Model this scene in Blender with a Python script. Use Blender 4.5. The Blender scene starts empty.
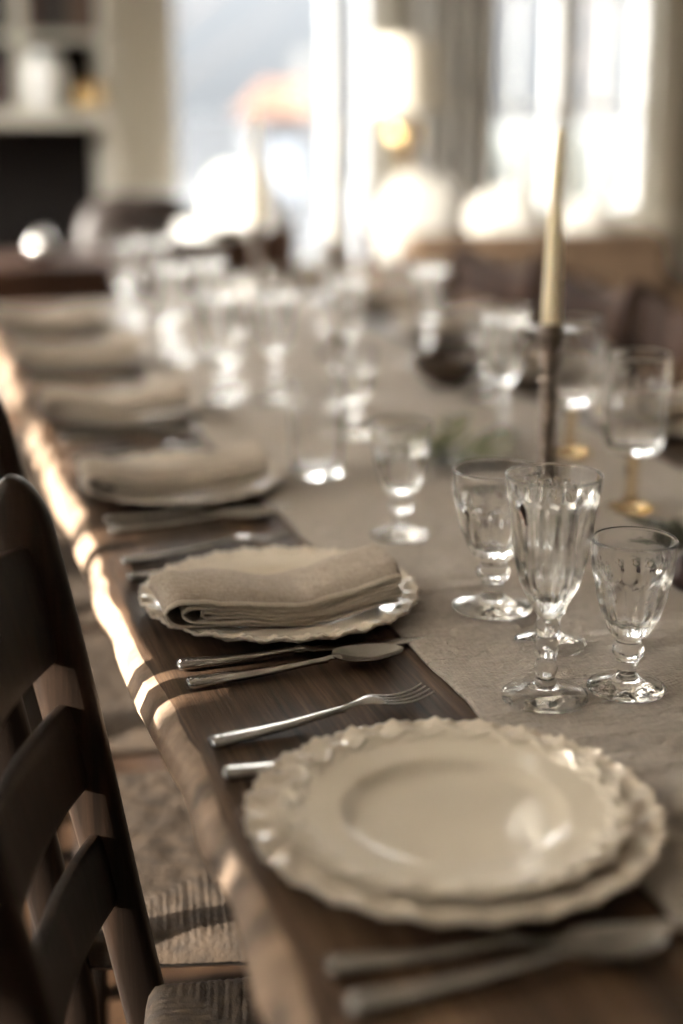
import bpy, bmesh, math, random
from mathutils import Vector, Matrix, noise
R = math.radians
PI = math.pi
TAU = 2 * math.pi
rnd = random.Random(7)
scn = bpy.context.scene
COL = scn.collection

# ------------------------------------------------------------------ materials
def new_mat(name):
    m = bpy.data.materials.new(name); m.use_nodes = True
    nt = m.node_tree
    b = nt.nodes['Principled BSDF']
    return m, nt, b

def N(nt, kind, **kw):
    n = nt.nodes.new(kind)
    for k, v in kw.items():
        if k in n.inputs: n.inputs[k].default_value = v
        else: setattr(n, k, v)
    return n

def ramp(nt, fac, stops):
    r = nt.nodes.new('ShaderNodeValToRGB')
    e = r.color_ramp.elements
    while len(e) < len(stops): e.new(0.5)
    for i, (p, c) in enumerate(stops):
        e[i].position = p; e[i].color = (*c, 1)
    nt.links.new(fac, r.inputs['Fac'])
    return r.outputs['Color']

def bump(nt, b, height, strength=0.3, dist=0.002):
    n = nt.nodes.new('ShaderNodeBump')
    n.inputs['Strength'].default_value = strength
    n.inputs['Distance'].default_value = dist
    nt.links.new(height, n.inputs['Height'])
    nt.links.new(n.outputs['Normal'], b.inputs['Normal'])

def coords(nt, scale=(1, 1, 1), rot=(0, 0, 0), kind='Object'):
    tc = nt.nodes.new('ShaderNodeTexCoord')
    mp = nt.nodes.new('ShaderNodeMapping')
    mp.inputs['Scale'].default_value = scale
    mp.inputs['Rotation'].default_value = rot
    nt.links.new(tc.outputs[kind], mp.inputs['Vector'])
    return mp.outputs['Vector']

def plain(name, col, rough=0.5, metal=0.0, var=0.12, scale=6.0, bmp=0.0, bscale=80.0, bdist=0.002, coat=0.0, sheen=0.0, spec=0.5):
    m, nt, b = new_mat(name)
    v = coords(nt)
    nz = N(nt, 'ShaderNodeTexNoise', Scale=scale, Detail=5.0)
    nt.links.new(v, nz.inputs['Vector'])
    c0 = tuple(max(0, x * (1 - var)) for x in col); c1 = tuple(min(1, x * (1 + var)) for x in col)
    nt.links.new(ramp(nt, nz.outputs['Fac'], [(0.3, c0), (0.7, c1)]), b.inputs['Base Color'])
    b.inputs['Roughness'].default_value = rough
    b.inputs['Metallic'].default_value = metal
    b.inputs['Coat Weight'].default_value = coat
    b.inputs['Sheen Weight'].default_value = sheen
    b.inputs['Specular IOR Level'].default_value = spec
    if bmp:
        n2 = N(nt, 'ShaderNodeTexNoise', Scale=bscale, Detail=4.0)
        nt.links.new(v, n2.inputs['Vector'])
        bump(nt, b, n2.outputs['Fac'], bmp, bdist)
    return m

def wood(name, dark, mid, light, along='Y', fine=60.0, rough=0.45, bstr=0.35, spec=0.5, coat=0.0, lo=1.6):
    m, nt, b = new_mat(name)
    sc = {'X': (lo, fine, fine), 'Y': (fine, lo, fine), 'Z': (fine, fine, lo)}[along]
    sc2 = {'X': (.7, 7, 7), 'Y': (7, .7, 7), 'Z': (7, 7, .7)}[along]
    n1 = N(nt, 'ShaderNodeTexNoise', Scale=1.0, Detail=6.0, Roughness=0.65); nt.links.new(coords(nt, sc), n1.inputs['Vector'])
    n2 = N(nt, 'ShaderNodeTexNoise', Scale=1.0, Detail=4.0, Distortion=1.2); nt.links.new(coords(nt, sc2), n2.inputs['Vector'])
    mx = N(nt, 'ShaderNodeMath', operation='MULTIPLY_ADD'); mx.inputs[1].default_value = 0.55
    nt.links.new(n1.outputs['Fac'], mx.inputs[0])
    ml = N(nt, 'ShaderNodeMath', operation='MULTIPLY'); ml.inputs[1].default_value = 0.45
    nt.links.new(n2.outputs['Fac'], ml.inputs[0]); nt.links.new(ml.outputs[0], mx.inputs[2])
    nt.links.new(ramp(nt, mx.outputs[0], [(0.36, dark), (0.5, mid), (0.64, light)]), b.inputs['Base Color'])
    b.inputs['Roughness'].default_value = rough
    b.inputs['Specular IOR Level'].default_value = spec
    b.inputs['Coat Weight'].default_value = coat
    bump(nt, b, n1.outputs['Fac'], bstr, 0.0015)
    return m

def cloth(name, c0, c1, weave=900.0, bstr=0.5, crinkle=35.0, cr=0.6, rip=0.0):
    m, nt, b = new_mat(name)
    v = coords(nt)
    w1 = N(nt, 'ShaderNodeTexNoise', Scale=1.0, Detail=2.0); nt.links.new(coords(nt, (weave, weave * .12, weave * .3)), w1.inputs['Vector'])
    w2 = N(nt, 'ShaderNodeTexNoise', Scale=1.0, Detail=2.0); nt.links.new(coords(nt, (weave * .12, weave, weave * .3)), w2.inputs['Vector'])
    ad = N(nt, 'ShaderNodeMath', operation='ADD'); nt.links.new(w1.outputs['Fac'], ad.inputs[0]); nt.links.new(w2.outputs['Fac'], ad.inputs[1])
    hf = N(nt, 'ShaderNodeMath', operation='MULTIPLY'); hf.inputs[1].default_value = 0.5; nt.links.new(ad.outputs[0], hf.inputs[0])
    nt.links.new(ramp(nt, hf.outputs[0], [(0.35, c0), (0.65, c1)]), b.inputs['Base Color'])
    n3 = N(nt, 'ShaderNodeTexNoise', Scale=crinkle, Detail=4.0, Distortion=0.6); nt.links.new(v, n3.inputs['Vector'])
    sm = N(nt, 'ShaderNodeMath', operation='MULTIPLY_ADD'); sm.inputs[1].default_value = cr * 4
    nt.links.new(n3.outputs['Fac'], sm.inputs[0]); nt.links.new(hf.outputs[0], sm.inputs[2])
    h = sm.outputs[0]
    if rip:
        n4 = N(nt, 'ShaderNodeTexNoise', Scale=1.0, Detail=3.0, Distortion=0.8); nt.links.new(coords(nt, (55, 170, 60)), n4.inputs['Vector'])
        s4 = N(nt, 'ShaderNodeMath', operation='MULTIPLY_ADD'); s4.inputs[1].default_value = rip
        nt.links.new(n4.outputs['Fac'], s4.inputs[0]); nt.links.new(h, s4.inputs[2]); h = s4.outputs[0]
    bump(nt, b, h, bstr, 0.0022)
    b.inputs['Roughness'].default_value = 0.95
    b.inputs['Specular IOR Level'].default_value = 0.15
    b.inputs['Sheen Weight'].default_value = 0.15
    return m

def glass(name, col=(1, 1, 1), ior=1.47, rough=0.0):
    m, nt, b = new_mat(name)
    nt.nodes.remove(b)
    g = N(nt, 'ShaderNodeBsdfGlass', IOR=ior, Roughness=rough); g.inputs['Color'].default_value = (*col, 1)
    v = coords(nt)
    nz = N(nt, 'ShaderNodeTexNoise', Scale=140.0, Detail=1.0); nt.links.new(v, nz.inputs['Vector'])
    bn = nt.nodes.new('ShaderNodeBump'); bn.inputs['Strength'].default_value = 0.08; bn.inputs['Distance'].default_value = 0.001
    nt.links.new(nz.outputs['Fac'], bn.inputs['Height']); nt.links.new(bn.outputs['Normal'], g.inputs['Normal'])
    nt.links.new(g.outputs[0], nt.nodes['Material Output'].inputs['Surface'])
    return m

def pane_mat():
    m, nt, b = new_mat('window_glass'); nt.nodes.remove(b)
    t = N(nt, 'ShaderNodeBsdfTransparent'); t.inputs['Color'].default_value = (.97, .98, .98, 1)
    g = N(nt, 'ShaderNodeBsdfGlossy', Roughness=0.02)
    lw = N(nt, 'ShaderNodeLayerWeight', Blend=0.5)
    pw = N(nt, 'ShaderNodeMath', operation='POWER'); pw.inputs[1].default_value = 5.0
    f = N(nt, 'ShaderNodeMath', operation='MULTIPLY_ADD'); f.inputs[1].default_value = .9; f.inputs[2].default_value = .04
    nt.links.new(lw.outputs['Facing'], pw.inputs[0]); nt.links.new(pw.outputs[0], f.inputs[0])
    mx = nt.nodes.new('ShaderNodeMixShader')
    nt.links.new(f.outputs[0], mx.inputs[0]); nt.links.new(t.outputs[0], mx.inputs[1]); nt.links.new(g.outputs[0], mx.inputs[2])
    nt.links.new(mx.outputs[0], nt.nodes['Material Output'].inputs['Surface'])
    return m

M = {}
M['table'] = wood('oiled_oak', (.018, .011, .007), (.066, .038, .023), (.165, .10, .06), 'Y', 230, 0.5, 0.7, .25, 0.0, 7.0)
M['bark'] = plain('pale_live_edge', (.25, .17, .115), 0.7, var=.6, scale=28, bmp=.9, bscale=60, bdist=.004)
M['chair'] = wood('dark_chair_wood', (.0045, .0026, .0017), (.012, .0068, .0042), (.030, .0165, .0098), 'Z', 80, 0.46, 0.35, .22)
M['chair2'] = wood('reddish_chair_wood', (.014, .007, .0045), (.038, .018, .011), (.07, .034, .02), 'Z', 55, 0.6, 0.3, .15)
M['rush'] = plain('woven_rush', (.05, .031, .0175), 0.8, var=.4, scale=60, bmp=.5, bscale=220)
M['runner'] = cloth('crinkled_linen', (.36, .318, .285), (.53, .475, .43), 700, 1.0, 42, 0.7, 3.2)
M['napkin'] = cloth('napkin_linen', (.33, .278, .235), (.50, .43, .37), 900, 0.7, 50, 0.5, 1.0)
M['hem'] = cloth('napkin_hem', (.58, .51, .44), (.72, .65, .575), 900, 0.4, 50, 0.3)
M['plate'] = plain('cream_glazed_stoneware', (.69, .615, .53), 0.15, var=.05, scale=9, coat=.35, bmp=.12, bscale=45, bdist=.002)
M['plate_in'] = plain('ivory_glazed_stoneware', (.71, .64, .55), 0.14, var=.05, scale=9, coat=.35, bmp=.1, bscale=45, bdist=.002)
M['silver'] = plain('worn_silver', (.37, .355, .34), 0.2, 1.0, var=.25, scale=40, bmp=.15, bscale=150, bdist=.0005)
M['pewter'] = plain('aged_pewter', (.20, .165, .142), 0.28, 1.0, var=.4, scale=30, bmp=.2, bscale=120, bdist=.001)
M['glass'] = glass('pressed_glass')
M['amber'] = glass('amber_glass', (.97, .89, .75))
M['wax'] = plain('ivory_wax', (.84, .73, .53), 0.5, var=.03, scale=12)
M['wax'].node_tree.nodes['Principled BSDF'].inputs['Subsurface Weight'].default_value = 0.2
M['wax'].node_tree.nodes['Principled BSDF'].inputs['Subsurface Radius'].default_value = (.01, .007, .004)
M['wick'] = plain('charred_wick', (.06, .05, .04), 0.9)
M['wall'] = plain('cream_plaster', (.42, .39, .335), 0.8, var=.04, scale=3)
M['trim'] = plain('cream_paint', (.44, .415, .36), 0.45, var=.03, scale=3)
M['white'] = plain('white_paint', (.50, .49, .47), 0.4, var=.03, scale=3)
M['ceil'] = plain('ceiling_plaster', (.7, .67, .61), 0.9, var=.03, scale=2)
M['floor'] = wood('floor_boards', (.04, .018, .009), (.09, .045, .021), (.15, .08, .04), 'Y', 30, 0.4, 0.3)
M['pane'] = pane_mat()
M['leaf'] = plain('olive_leaf', (.13, .14, .065), 0.5, var=.35, scale=25)
M['leafdark'] = plain('dark_leaf', (.045, .05, .03), 0.5, var=.35, scale=25)
M['fig'] = plain('fig_skin', (.045, .022, .024), 0.45, var=.4, scale=40)
M['bowlwood'] = wood('bowl_wood', (.02, .011, .007), (.05, .028, .016), (.09, .05, .03), 'X', 40, 0.4, 0.2)
M['sofa'] = plain('brown_velvet', (.085, .056, .036), 0.95, var=.2, scale=20, spec=.1, bmp=.3, bscale=200)
M['cushion'] = plain('white_linen', (.34, .325, .30), 0.9, var=.05, scale=20, bmp=.3, bscale=150)
M['darkfab'] = plain('dark_leather', (.022, .014, .011), 0.5, var=.3, scale=20, bmp=.3, bscale=90)
M['tan'] = plain('dusty_leather', (.22, .15, .115), 0.75, spec=.15, var=.15, scale=14, bmp=.25, bscale=90)
M['shade'] = plain('lamp_linen', (.50, .46, .39), 0.85, var=.05, scale=30)
M['brass'] = plain('brass', (.55, .38, .18), 0.25, 1.0, var=.15, scale=20)
M['ceramic'] = plain('white_ceramic', (.55, .545, .525), 0.25, var=.03, coat=.3)
def sheer():  # translucent cloth of the added blinds, sunlit to act as soft fill
    m, nt, b = new_mat('added_blind_linen'); nt.nodes.remove(b)
    d = N(nt, 'ShaderNodeBsdfDiffuse'); d.inputs['Color'].default_value = (.45, .43, .40, 1)
    t = N(nt, 'ShaderNodeBsdfTranslucent'); t.inputs['Color'].default_value = (.92, .89, .83, 1)
    w_ = N(nt, 'ShaderNodeTexNoise', Scale=1.0, Detail=2.0); nt.links.new(coords(nt, (300, 300, 20)), w_.inputs['Vector'])
    k = N(nt, 'ShaderNodeMath', operation='MULTIPLY_ADD'); k.inputs[1].default_value = .10; k.inputs[2].default_value = .54; nt.links.new(w_.outputs['Fac'], k.inputs[0])
    mx = nt.nodes.new('ShaderNodeMixShader'); nt.links.new(k.outputs[0], mx.inputs[0]); nt.links.new(d.outputs[0], mx.inputs[1]); nt.links.new(t.outputs[0], mx.inputs[2])
    nt.links.new(mx.outputs[0], nt.nodes['Material Output'].inputs['Surface']); return m
M['added_blind'] = sheer()
M['curtain'] = plain('grey_curtain', (.45, .445, .43), 0.95, var=.05, scale=15, bmp=.2, bscale=180)
M['browndrape'] = plain('brown_curtain', (.20, .14, .095), 0.95, var=.1, scale=15, bmp=.2, bscale=180)
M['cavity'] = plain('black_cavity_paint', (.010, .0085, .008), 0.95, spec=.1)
M['patio'] = plain('grey_paving', (.018, .019, .021), 0.95, spec=.05, var=.3, scale=1.5)
M['housew'] = plain('house_render', (.03, .032, .036), 0.9, var=.12, scale=.7)
M['roof'] = plain('clay_roof', (.046, .026, .0185), 0.95, spec=.05, var=.15, scale=2)
M['bark2'] = plain('tree_bark', (.05, .042, .038), 0.95, var=.3, scale=8)
M['hedge'] = plain('hedge_green', (.016, .0185, .017), 0.95, var=.4, scale=6)
M['darkglass'] = plain('house_window', (.12, .13, .15), 0.15, var=.1)
M['basket'] = plain('basket_weave', (.20, .13, .075), 0.8, var=.4, scale=50, bmp=.6, bscale=90)

# ------------------------------------------------------------------ geometry helpers
class MB:
    """collects shapes into one mesh"""
    def __init__(self): self.v = []; self.f = []; self.mi = []
    def add(self, vs, fs, mi=0):
        o = len(self.v); self.v += [tuple(p) for p in vs]
        for f in fs: self.f.append(tuple(i + o for i in f)); self.mi.append(mi)
        return self
    def box(self, x0, x1, y0, y1, z0, z1, mi=0, bev=0.0):
        if bev <= 0:
            vs = [(x0, y0, z0), (x1, y0, z0), (x1, y1, z0), (x0, y1, z0), (x0, y0, z1), (x1, y0, z1), (x1, y1, z1), (x0, y1, z1)]
            fs = [(3, 2, 1, 0), (4, 5, 6, 7), (0, 1, 5, 4), (1, 2, 6, 5), (2, 3, 7, 6), (3, 0, 4, 7)]
            return self.add(vs, fs, mi)
        bm = bmesh.new(); bmesh.ops.create_cube(bm, size=1)
        for p in bm.verts: p.co = Vector(((x0 + x1) / 2 + p.co.x * (x1 - x0), (y0 + y1) / 2 + p.co.y * (y1 - y0), (z0 + z1) / 2 + p.co.z * (z1 - z0)))
        bmesh.ops.bevel(bm, geom=bm.edges[:], offset=bev, segments=3, affect='EDGES')
        bm.verts.index_update()
        self.add([p.co.copy() for p in bm.verts], [[q.index for q in f.verts] for f in bm.faces], mi); bm.free()
        return self
    def grid(self, fn, nu, nv, cu=False, cv=False, mi=0, flip=False):
        vs = [fn(i / (nu if cu else nu - 1), j / (nv if cv else nv - 1)) for j in range(nv) for i in range(nu)]
        fs = []
        for j in range(nv if cv else nv - 1):
            for i in range(nu if cu else nu - 1):
                a = j * nu + i; b = j * nu + (i + 1) % nu; j2 = (j + 1) % nv
                c = j2 * nu + (i + 1) % nu; d = j2 * nu + i
                fs.append((d, c, b, a) if flip else (a, b, c, d))
        return self.add(vs, fs, mi)
    def lathe(self, prof, seg=48, rf=None, zf=None, mi=0, c=(0, 0, 0)):
        """profile of (r, z) pairs; r = 0 makes a pole"""
        vs = []; rings = []
        for k, (r, z) in enumerate(prof):
            if r <= 1e-6:
                rings.append([len(vs)]); vs.append((c[0], c[1], c[2] + z))
            else:
                ring = []
                for i in range(seg):
                    t = TAU * i / seg
                    rr = rf(r, z, t, k) if rf else r
                    zz = zf(r, z, t, k) if zf else z
                    ring.append(len(vs)); vs.append((c[0] + rr * math.cos(t), c[1] + rr * math.sin(t), c[2] + zz))
                rings.append(ring)
        fs = []
        for a, b in zip(rings, rings[1:]):
            if len(a) == 1 and len(b) == 1: continue
            for i in range(seg):
                i2 = (i + 1) % seg
                if len(a) == 1: fs.append((a[0], b[i2], b[i]))
                elif len(b) == 1: fs.append((a[i], a[i2], b[0]))
                else: fs.append((a[i], a[i2], b[i2], b[i]))
        return self.add(vs, fs, mi)
    def sweep(self, pts, rad, seg=10, mi=0, up=(0, 0, 1), cap=True, power=2.0):
        """tube with per-point (half width, half height); superellipse section"""
        pts = [Vector(p) for p in pts]; up = Vector(up); vs = []; fs = []
        n = len(pts)
        for k, p in enumerate(pts):
            t = (pts[min(k + 1, n - 1)] - pts[max(k - 1, 0)]).normalized()
            s = t.cross(up)
            if s.length < 1e-4: s = t.cross(Vector((1, 0, 0)))
            s.normalize(); u = s.cross(t)
            a, b = rad[k] if isinstance(rad[k], (tuple, list)) else (rad[k], rad[k])
            for i in range(seg):
                q = TAU * i / seg; cx, sx = math.cos(q), math.sin(q)
                ex = 2.0 / power
                vs.append(p + s * a * math.copysign(abs(cx) ** ex, cx) + u * b * math.copysign(abs(sx) ** ex, sx))
        for k in range(n - 1):
            for i in range(seg):
                i2 = (i + 1) % seg
                fs.append((k * seg + i, k * seg + i2, (k + 1) * seg + i2, (k + 1) * seg + i))
        if cap:
            fs.append(tuple(range(seg - 1, -1, -1))); fs.append(tuple((n - 1) * seg + i for i in range(seg)))
        return self.add(vs, fs, mi)
    def build(self, name, mat, parent=None, smooth=True, angle=40):
        me = bpy.data.meshes.new(name)
        me.from_pydata(self.v, [], self.f); me.update()
        mats = mat if isinstance(mat, (list, tuple)) else [mat]
        for m in mats: me.materials.append(m)
        if len(mats) > 1: me.polygons.foreach_set('material_index', self.mi)
        if smooth:
            me.polygons.foreach_set('use_smooth', [True] * len(me.polygons))
            if angle: me.set_sharp_from_angle(angle=R(angle))
        o = bpy.data.objects.new(name, me); COL.objects.link(o)
        if parent: o.parent = parent
        return o

def tag(o, label, cat, group=None):
    o['label'] = label; o['category'] = cat
    if group: o['group'] = group
    return o

def thing(name, label, cat, loc=(0, 0, 0), rz=0.0, group=None):
    o = bpy.data.objects.new(name, None); COL.objects.link(o)
    o.empty_display_size = .05
    o.location = loc; o.rotation_euler = (0, 0, rz)
    return tag(o, label, cat, group)

def struct(o):
    o['kind'] = 'structure'; return o

def dup(src, loc, rz, label, scale=None):
    def cp(o, par):
        c = o.copy(); COL.objects.link(c)
        if par: c.parent = par
        for ch in list(o.children): cp(ch, c)
        return c
    r = cp(src, None)
    r.location = loc; r.rotation_euler = (0, 0, rz); r['label'] = label
    if scale: r.scale = (scale,) * 3
    return r

def smooth_prof(pts, n=6):
    """Catmull-Rom through (r, z)"""
    out = []
    P = [pts[0]] + list(pts) + [pts[-1]]
    for i in range(1, len(P) - 2):
        for k in range(n):
            t = k / n
            q = []
            for d in (0, 1):
                a, b, c, e = P[i - 1][d], P[i][d], P[i + 1][d], P[i + 2][d]
                q.append(.5 * (2 * b + (c - a) * t + (2 * a - 5 * b + 4 * c - e) * t * t + (3 * b - a - 3 * c + e) * t ** 3))
            out.append((max(q[0], 0), q[1]))
    out.append(pts[-1]); return out

def sstep(a, b, x):
    if a == b: return 1.0 if x >= a else 0.0
    t = min(1, max(0, (x - a) / (b - a))); return t * t * (3 - 2 * t)

def nz(x, y, z=0.0): return noise.noise(Vector((x, y, z)))

# ------------------------------------------------------------------ room shell
X0, X1, Y0, Y1, ZC = -1.35, 4.05, -2.4, 6.6, 2.65
def wall_along_x(name, y, t, openings, m):
    mb = MB(); xs = X0 - .15
    for (a, b, z0, z1) in openings:
        mb.box(xs, a, y, y + t, 0, ZC)
        if z0 > 0: mb.box(a, b, y, y + t, 0, z0)
        mb.box(a, b, y, y + t, z1, ZC); xs = b
    mb.box(xs, X1 + .15, y, y + t, 0, ZC)
    return struct(mb.build(name, m, smooth=False))
def wall_along_y(name, x, t, openings, m):
    mb = MB(); ys = Y0
    for (a, b, z0, z1) in openings:
        mb.box(x, x + t, ys, a, 0, ZC)
        if z0 > 0: mb.box(x, x + t, a, b, 0, z0)
        mb.box(x, x + t, a, b, z1, ZC); ys = b
    mb.box(x, x + t, ys, Y1, 0, ZC)
    return struct(mb.build(name, m, smooth=False))

W1 = (1.27, 2.27, .25, 2.35); W2 = (2.80, 3.72, .70, 2.35)
wall_along_x('wall_back', Y1, .15, [W1, W2], M['wall'])
wall_along_x('wall_front', Y0 - .15, .15, [], M['wall'])
LW = [(.30, .88, .50, 2.36), (1.04, 2.34, .50, 2.36), (2.50, 3.95, .50, 2.36), (4.25, 6.10, .30, 2.55)]
wall_along_y('wall_left', X0 - .15, .15, LW, M['wall'])
RW = []
wall_along_y('wall_right', X1, .15, RW, M['wall'])
struct(MB().box(X0 - .15, X1 + .15, Y0 - .15, Y1 + .15, -.1, 0).build('floor', M['floor'], smooth=False))
struct(MB().box(X0 - .15, X1 + .15, Y0 - .15, Y1 + .15, ZC, ZC + .1).build('ceiling', M['ceil'], smooth=False))

def window_x(n, op, y, vs, hs, mull=()):
    a, b, z0, z1 = op
    fr = MB(); w = .05
    for (p, q, r, s) in ((a, a + w, z0, z1), (b - w, b, z0, z1), (a + w, b - w, z0, z0 + w), (a + w, b - w, z1 - w, z1)):
        fr.box(p, q, y + .03, y + .12, r, s)
    for x, hw in mull: fr.box(x - hw, x + hw, y + .03, y + .12, z0 + w, z1 - w)
    for x in vs: fr.box(x - .011, x + .011, y + .055, y + .095, z0 + w, z1 - w)
    for z in hs: fr.box(a + w, b - w, y + .057, y + .093, z - .011, z + .011)
    f = struct(fr.build('window_%d' % n, M['white'], smooth=False))
    MB().box(a + w, b - w, y + .072, y + .078, z0 + w, z1 - w).build('pane', M['pane'], f, smooth=False)
    cs = MB()
    cs.box(a - .1, a, y - .03, y, z0 - .1, z1 + .1); cs.box(b, b + .1, y - .03, y, z0 - .1, z1 + .1)
    cs.box(a, b, y - .03, y, z1, z1 + .1); cs.box(a - .12, b + .12, y - .12, y, z0 - .05, z0)
    cs.build('casing', M['trim'], f, smooth=False)
    return f
window_x(1, W1, Y1, [], [], [(2.07, .03)])
window_x(2, W2, Y1, [3.02, 3.50], [1.22, 1.78], [(3.26, .06)])
def window_y(n, op, x, hs, ms):
    a, b, z0, z1 = op; w = .05; fr = MB()
    for (p, q, r, s) in ((a, a + w, z0, z1), (b - w, b, z0, z1), (a + w, b - w, z0, z0 + w), (a + w, b - w, z1 - w, z1)):
        fr.box(x + .03, x + .12, p, q, r, s)
    for m_ in ms: fr.box(x + .04, x + .11, m_ - .015, m_ + .015, z0 + w, z1 - w)
    for z in hs: fr.box(x + .045, x + .105, a + w, b - w, z - .012, z + .012)
    f = struct(fr.build('window_%d' % n, M['white'], smooth=False))
    MB().box(x + .072, x + .078, a + w, b - w, z0 + w, z1 - w).build('pane', M['pane'], f, smooth=False)
    return f
for i, op in enumerate(LW):
    fw_ = window_y(3 + i, op, X0 - .15, [1.3] if i == 3 else [], [(op[0] + op[1]) / 2])
    if i < 3:  # blinds added out of view, for soft fill and a narrower sun strip
        bl = MB()
        def blf(u, v, op=op, i=i): return (X0 - .05 + .004 * math.sin(v * 30), op[0] + .06 + (op[1] - op[0] - .12) * u, [1.115, 1.206, 1.244][i] + (2.30 - [1.125, 1.206, 1.240][i]) * v)
        bl.grid(blf, 4, 40); bl.grid(lambda u, v: tuple(Vector(blf(u, v)) - Vector((.003, 0, 0))), 4, 40, flip=True)
        bl.sweep([(X0 - .05, op[0] + .06, 2.29), (X0 - .05, op[1] - .06, 2.29)], [.02, .02], 14)
        bl.build('added_blind', M['added_blind'], fw_, angle=0)
for i, op in enumerate(RW): window_y(7 + i, op, X1, [1.4], [(op[0] + op[1]) / 2])
# broad painted pilaster between the bookcase and the tall window
pm = MB().box(.99, 1.165, Y1 - .10, Y1, 0, ZC - .02); pm.box(1.03, 1.125, Y1 - .125, Y1 - .10, .2, ZC - .1)
struct(pm.build('trim_1', M['trim'], smooth=False))

# ------------------------------------------------------------------ dining table
TX0, TX1, TY0, TY1, TZ = .19, 1.36, .22, 3.78, .75
def edge_x(y):
    return TX0 + .010 * nz(y * 2.3, 4.1) + .006 * nz(y * 9, 1.7) - .004 + .012 * (y - .7) / 2.5
table = thing('dining_table', 'long dark oak dining table with a rough live edge set for a meal', 'table', (0, 0, 0))
def tabletop(u, v):
    # section around the slab, u along the section, v along the table
    y = TY0 + (TY1 - TY0) * v
    e = edge_x(y); r = TX1 + .008 * nz(y * 3, 9.0)
    c1 = .018 + .010 * nz(y * 6, 2.2) + .005 * nz(y * 25, 3.3)
    d1 = .010 + .006 * nz(y * 8, 6.2)
    b = .006 * nz(y * 14, 7.7)
    sec = [(r, TZ - .05), (r, TZ - .006), (r - .006, TZ), (e + .14, TZ), (e + .07, TZ), (e + c1 + .012, TZ - .0002), (e + c1, TZ - .003),
           (e + c1 * .45 + b * .5, TZ - d1), (e + b * .4, TZ - .026), (e + .003 + b, TZ - .038), (e + .012, TZ - .052), (e + .03, TZ - .056), (r - .01, TZ - .056)]
    k = u * (len(sec)); i = int(round(k)) % len(sec)
    p = sec[i]
    return (p[0], y, p[1])
mb = MB(); NS = 13
mb.grid(tabletop, NS, 260, cu=True)
mb.f.append(tuple(range(NS))); mb.mi.append(0)
mb.f.append(tuple(259 * NS + i for i in range(NS - 1, -1, -1))); mb.mi.append(0)
mi = []
for q, f in enumerate(mb.f):
    cols = {i % NS for i in f} if len(f) == 4 else set()
    mi.append(1 if cols and min(cols) >= 6 and max(cols) <= 10 else 0)
mb.mi = mi
mb.build('tabletop', [M['table'], M['bark']], table, angle=55)
for x in (.42, 1.16):
    for y in (.40, 3.6):
        MB().sweep([(x, y, 0), (x, y, .2), (x, y, .5), (x, y, .62), (x, y, .694)], [(.032, .032), (.036, .036), (.042, .042), (.046, .046), (.046, .046)], 16, up=(0, 1, 0), power=5).build('leg', M['table'], table)
ap = MB()
ap.box(.52, .55, .40, 3.6, .61, .694, bev=.004); ap.box(1.15, 1.18, .40, 3.6, .61, .694, bev=.004)
ap.box(.55, 1.15, .39, .42, .61, .694, bev=.004); ap.box(.55, 1.15, 3.58, 3.61, .61, .694, bev=.004)
ap.build('apron', M['table'], table)

# ------------------------------------------------------------------ linen runner
RX0, RX1, RY0, RY1 = .452, 1.06, .30, 3.72
def run_h(x, y):
    wx = .35 * nz(x * 7, y * 5, 4.4)
    h = .0016 * nz(x * 8, y * 15, .3) + .0022 * nz(x * 16 + wx * 3, y * 46 + wx * 9, 1.3) + .0016 * nz(x * 34, y * 105 + wx * 20, 2.1)
    h += .0034 * max(0, 1 - abs(nz(x * 2.2 + 1.7, y * 6.5, 5.5)) * 9) ** 2
    return max(0, .0022 + h)
def run_pt(u, v, lift):
    y = RY0 + (RY1 - RY0) * v + .006 * nz(u * 3, 8.8) * (1 if 0 < v < 1 else 1)
    a = RX0 + .007 * nz(y * 2.4, 3.9) + .0035 * nz(y * 11, 5.2) + .0016 * nz(y * 33, 1.2)
    b = RX1 + .007 * nz(y * 2.4, 13.9) + .003 * nz(y * 11, 15.2)
    x = a + (b - a) * u
    return (x, y, TZ + .0007 + (lift + run_h(x, y) if lift else 0))
mb = MB()
NU, NV = 170, 1300
mb.grid(lambda u, v: run_pt(u, v, .0016), NU, NV)
o0 = len(mb.v)
mb.grid(lambda u, v: run_pt(u, v, 0), 2, NV, flip=True)
for j in range(NV - 1):      # hems along the two long sides
    mb.f.append((j * NU, (j + 1) * NU, o0 + (j + 1) * 2, o0 + j * 2)); mb.mi.append(0)
    mb.f.append((o0 + j * 2 + 1, o0 + (j + 1) * 2 + 1, (j + 1) * NU + NU - 1, j * NU + NU - 1)); mb.mi.append(0)
tag(mb.build('table_runner', M['runner'], angle=0), 'crinkled beige linen runner laid down the middle of the oak table', 'table runner')

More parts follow.
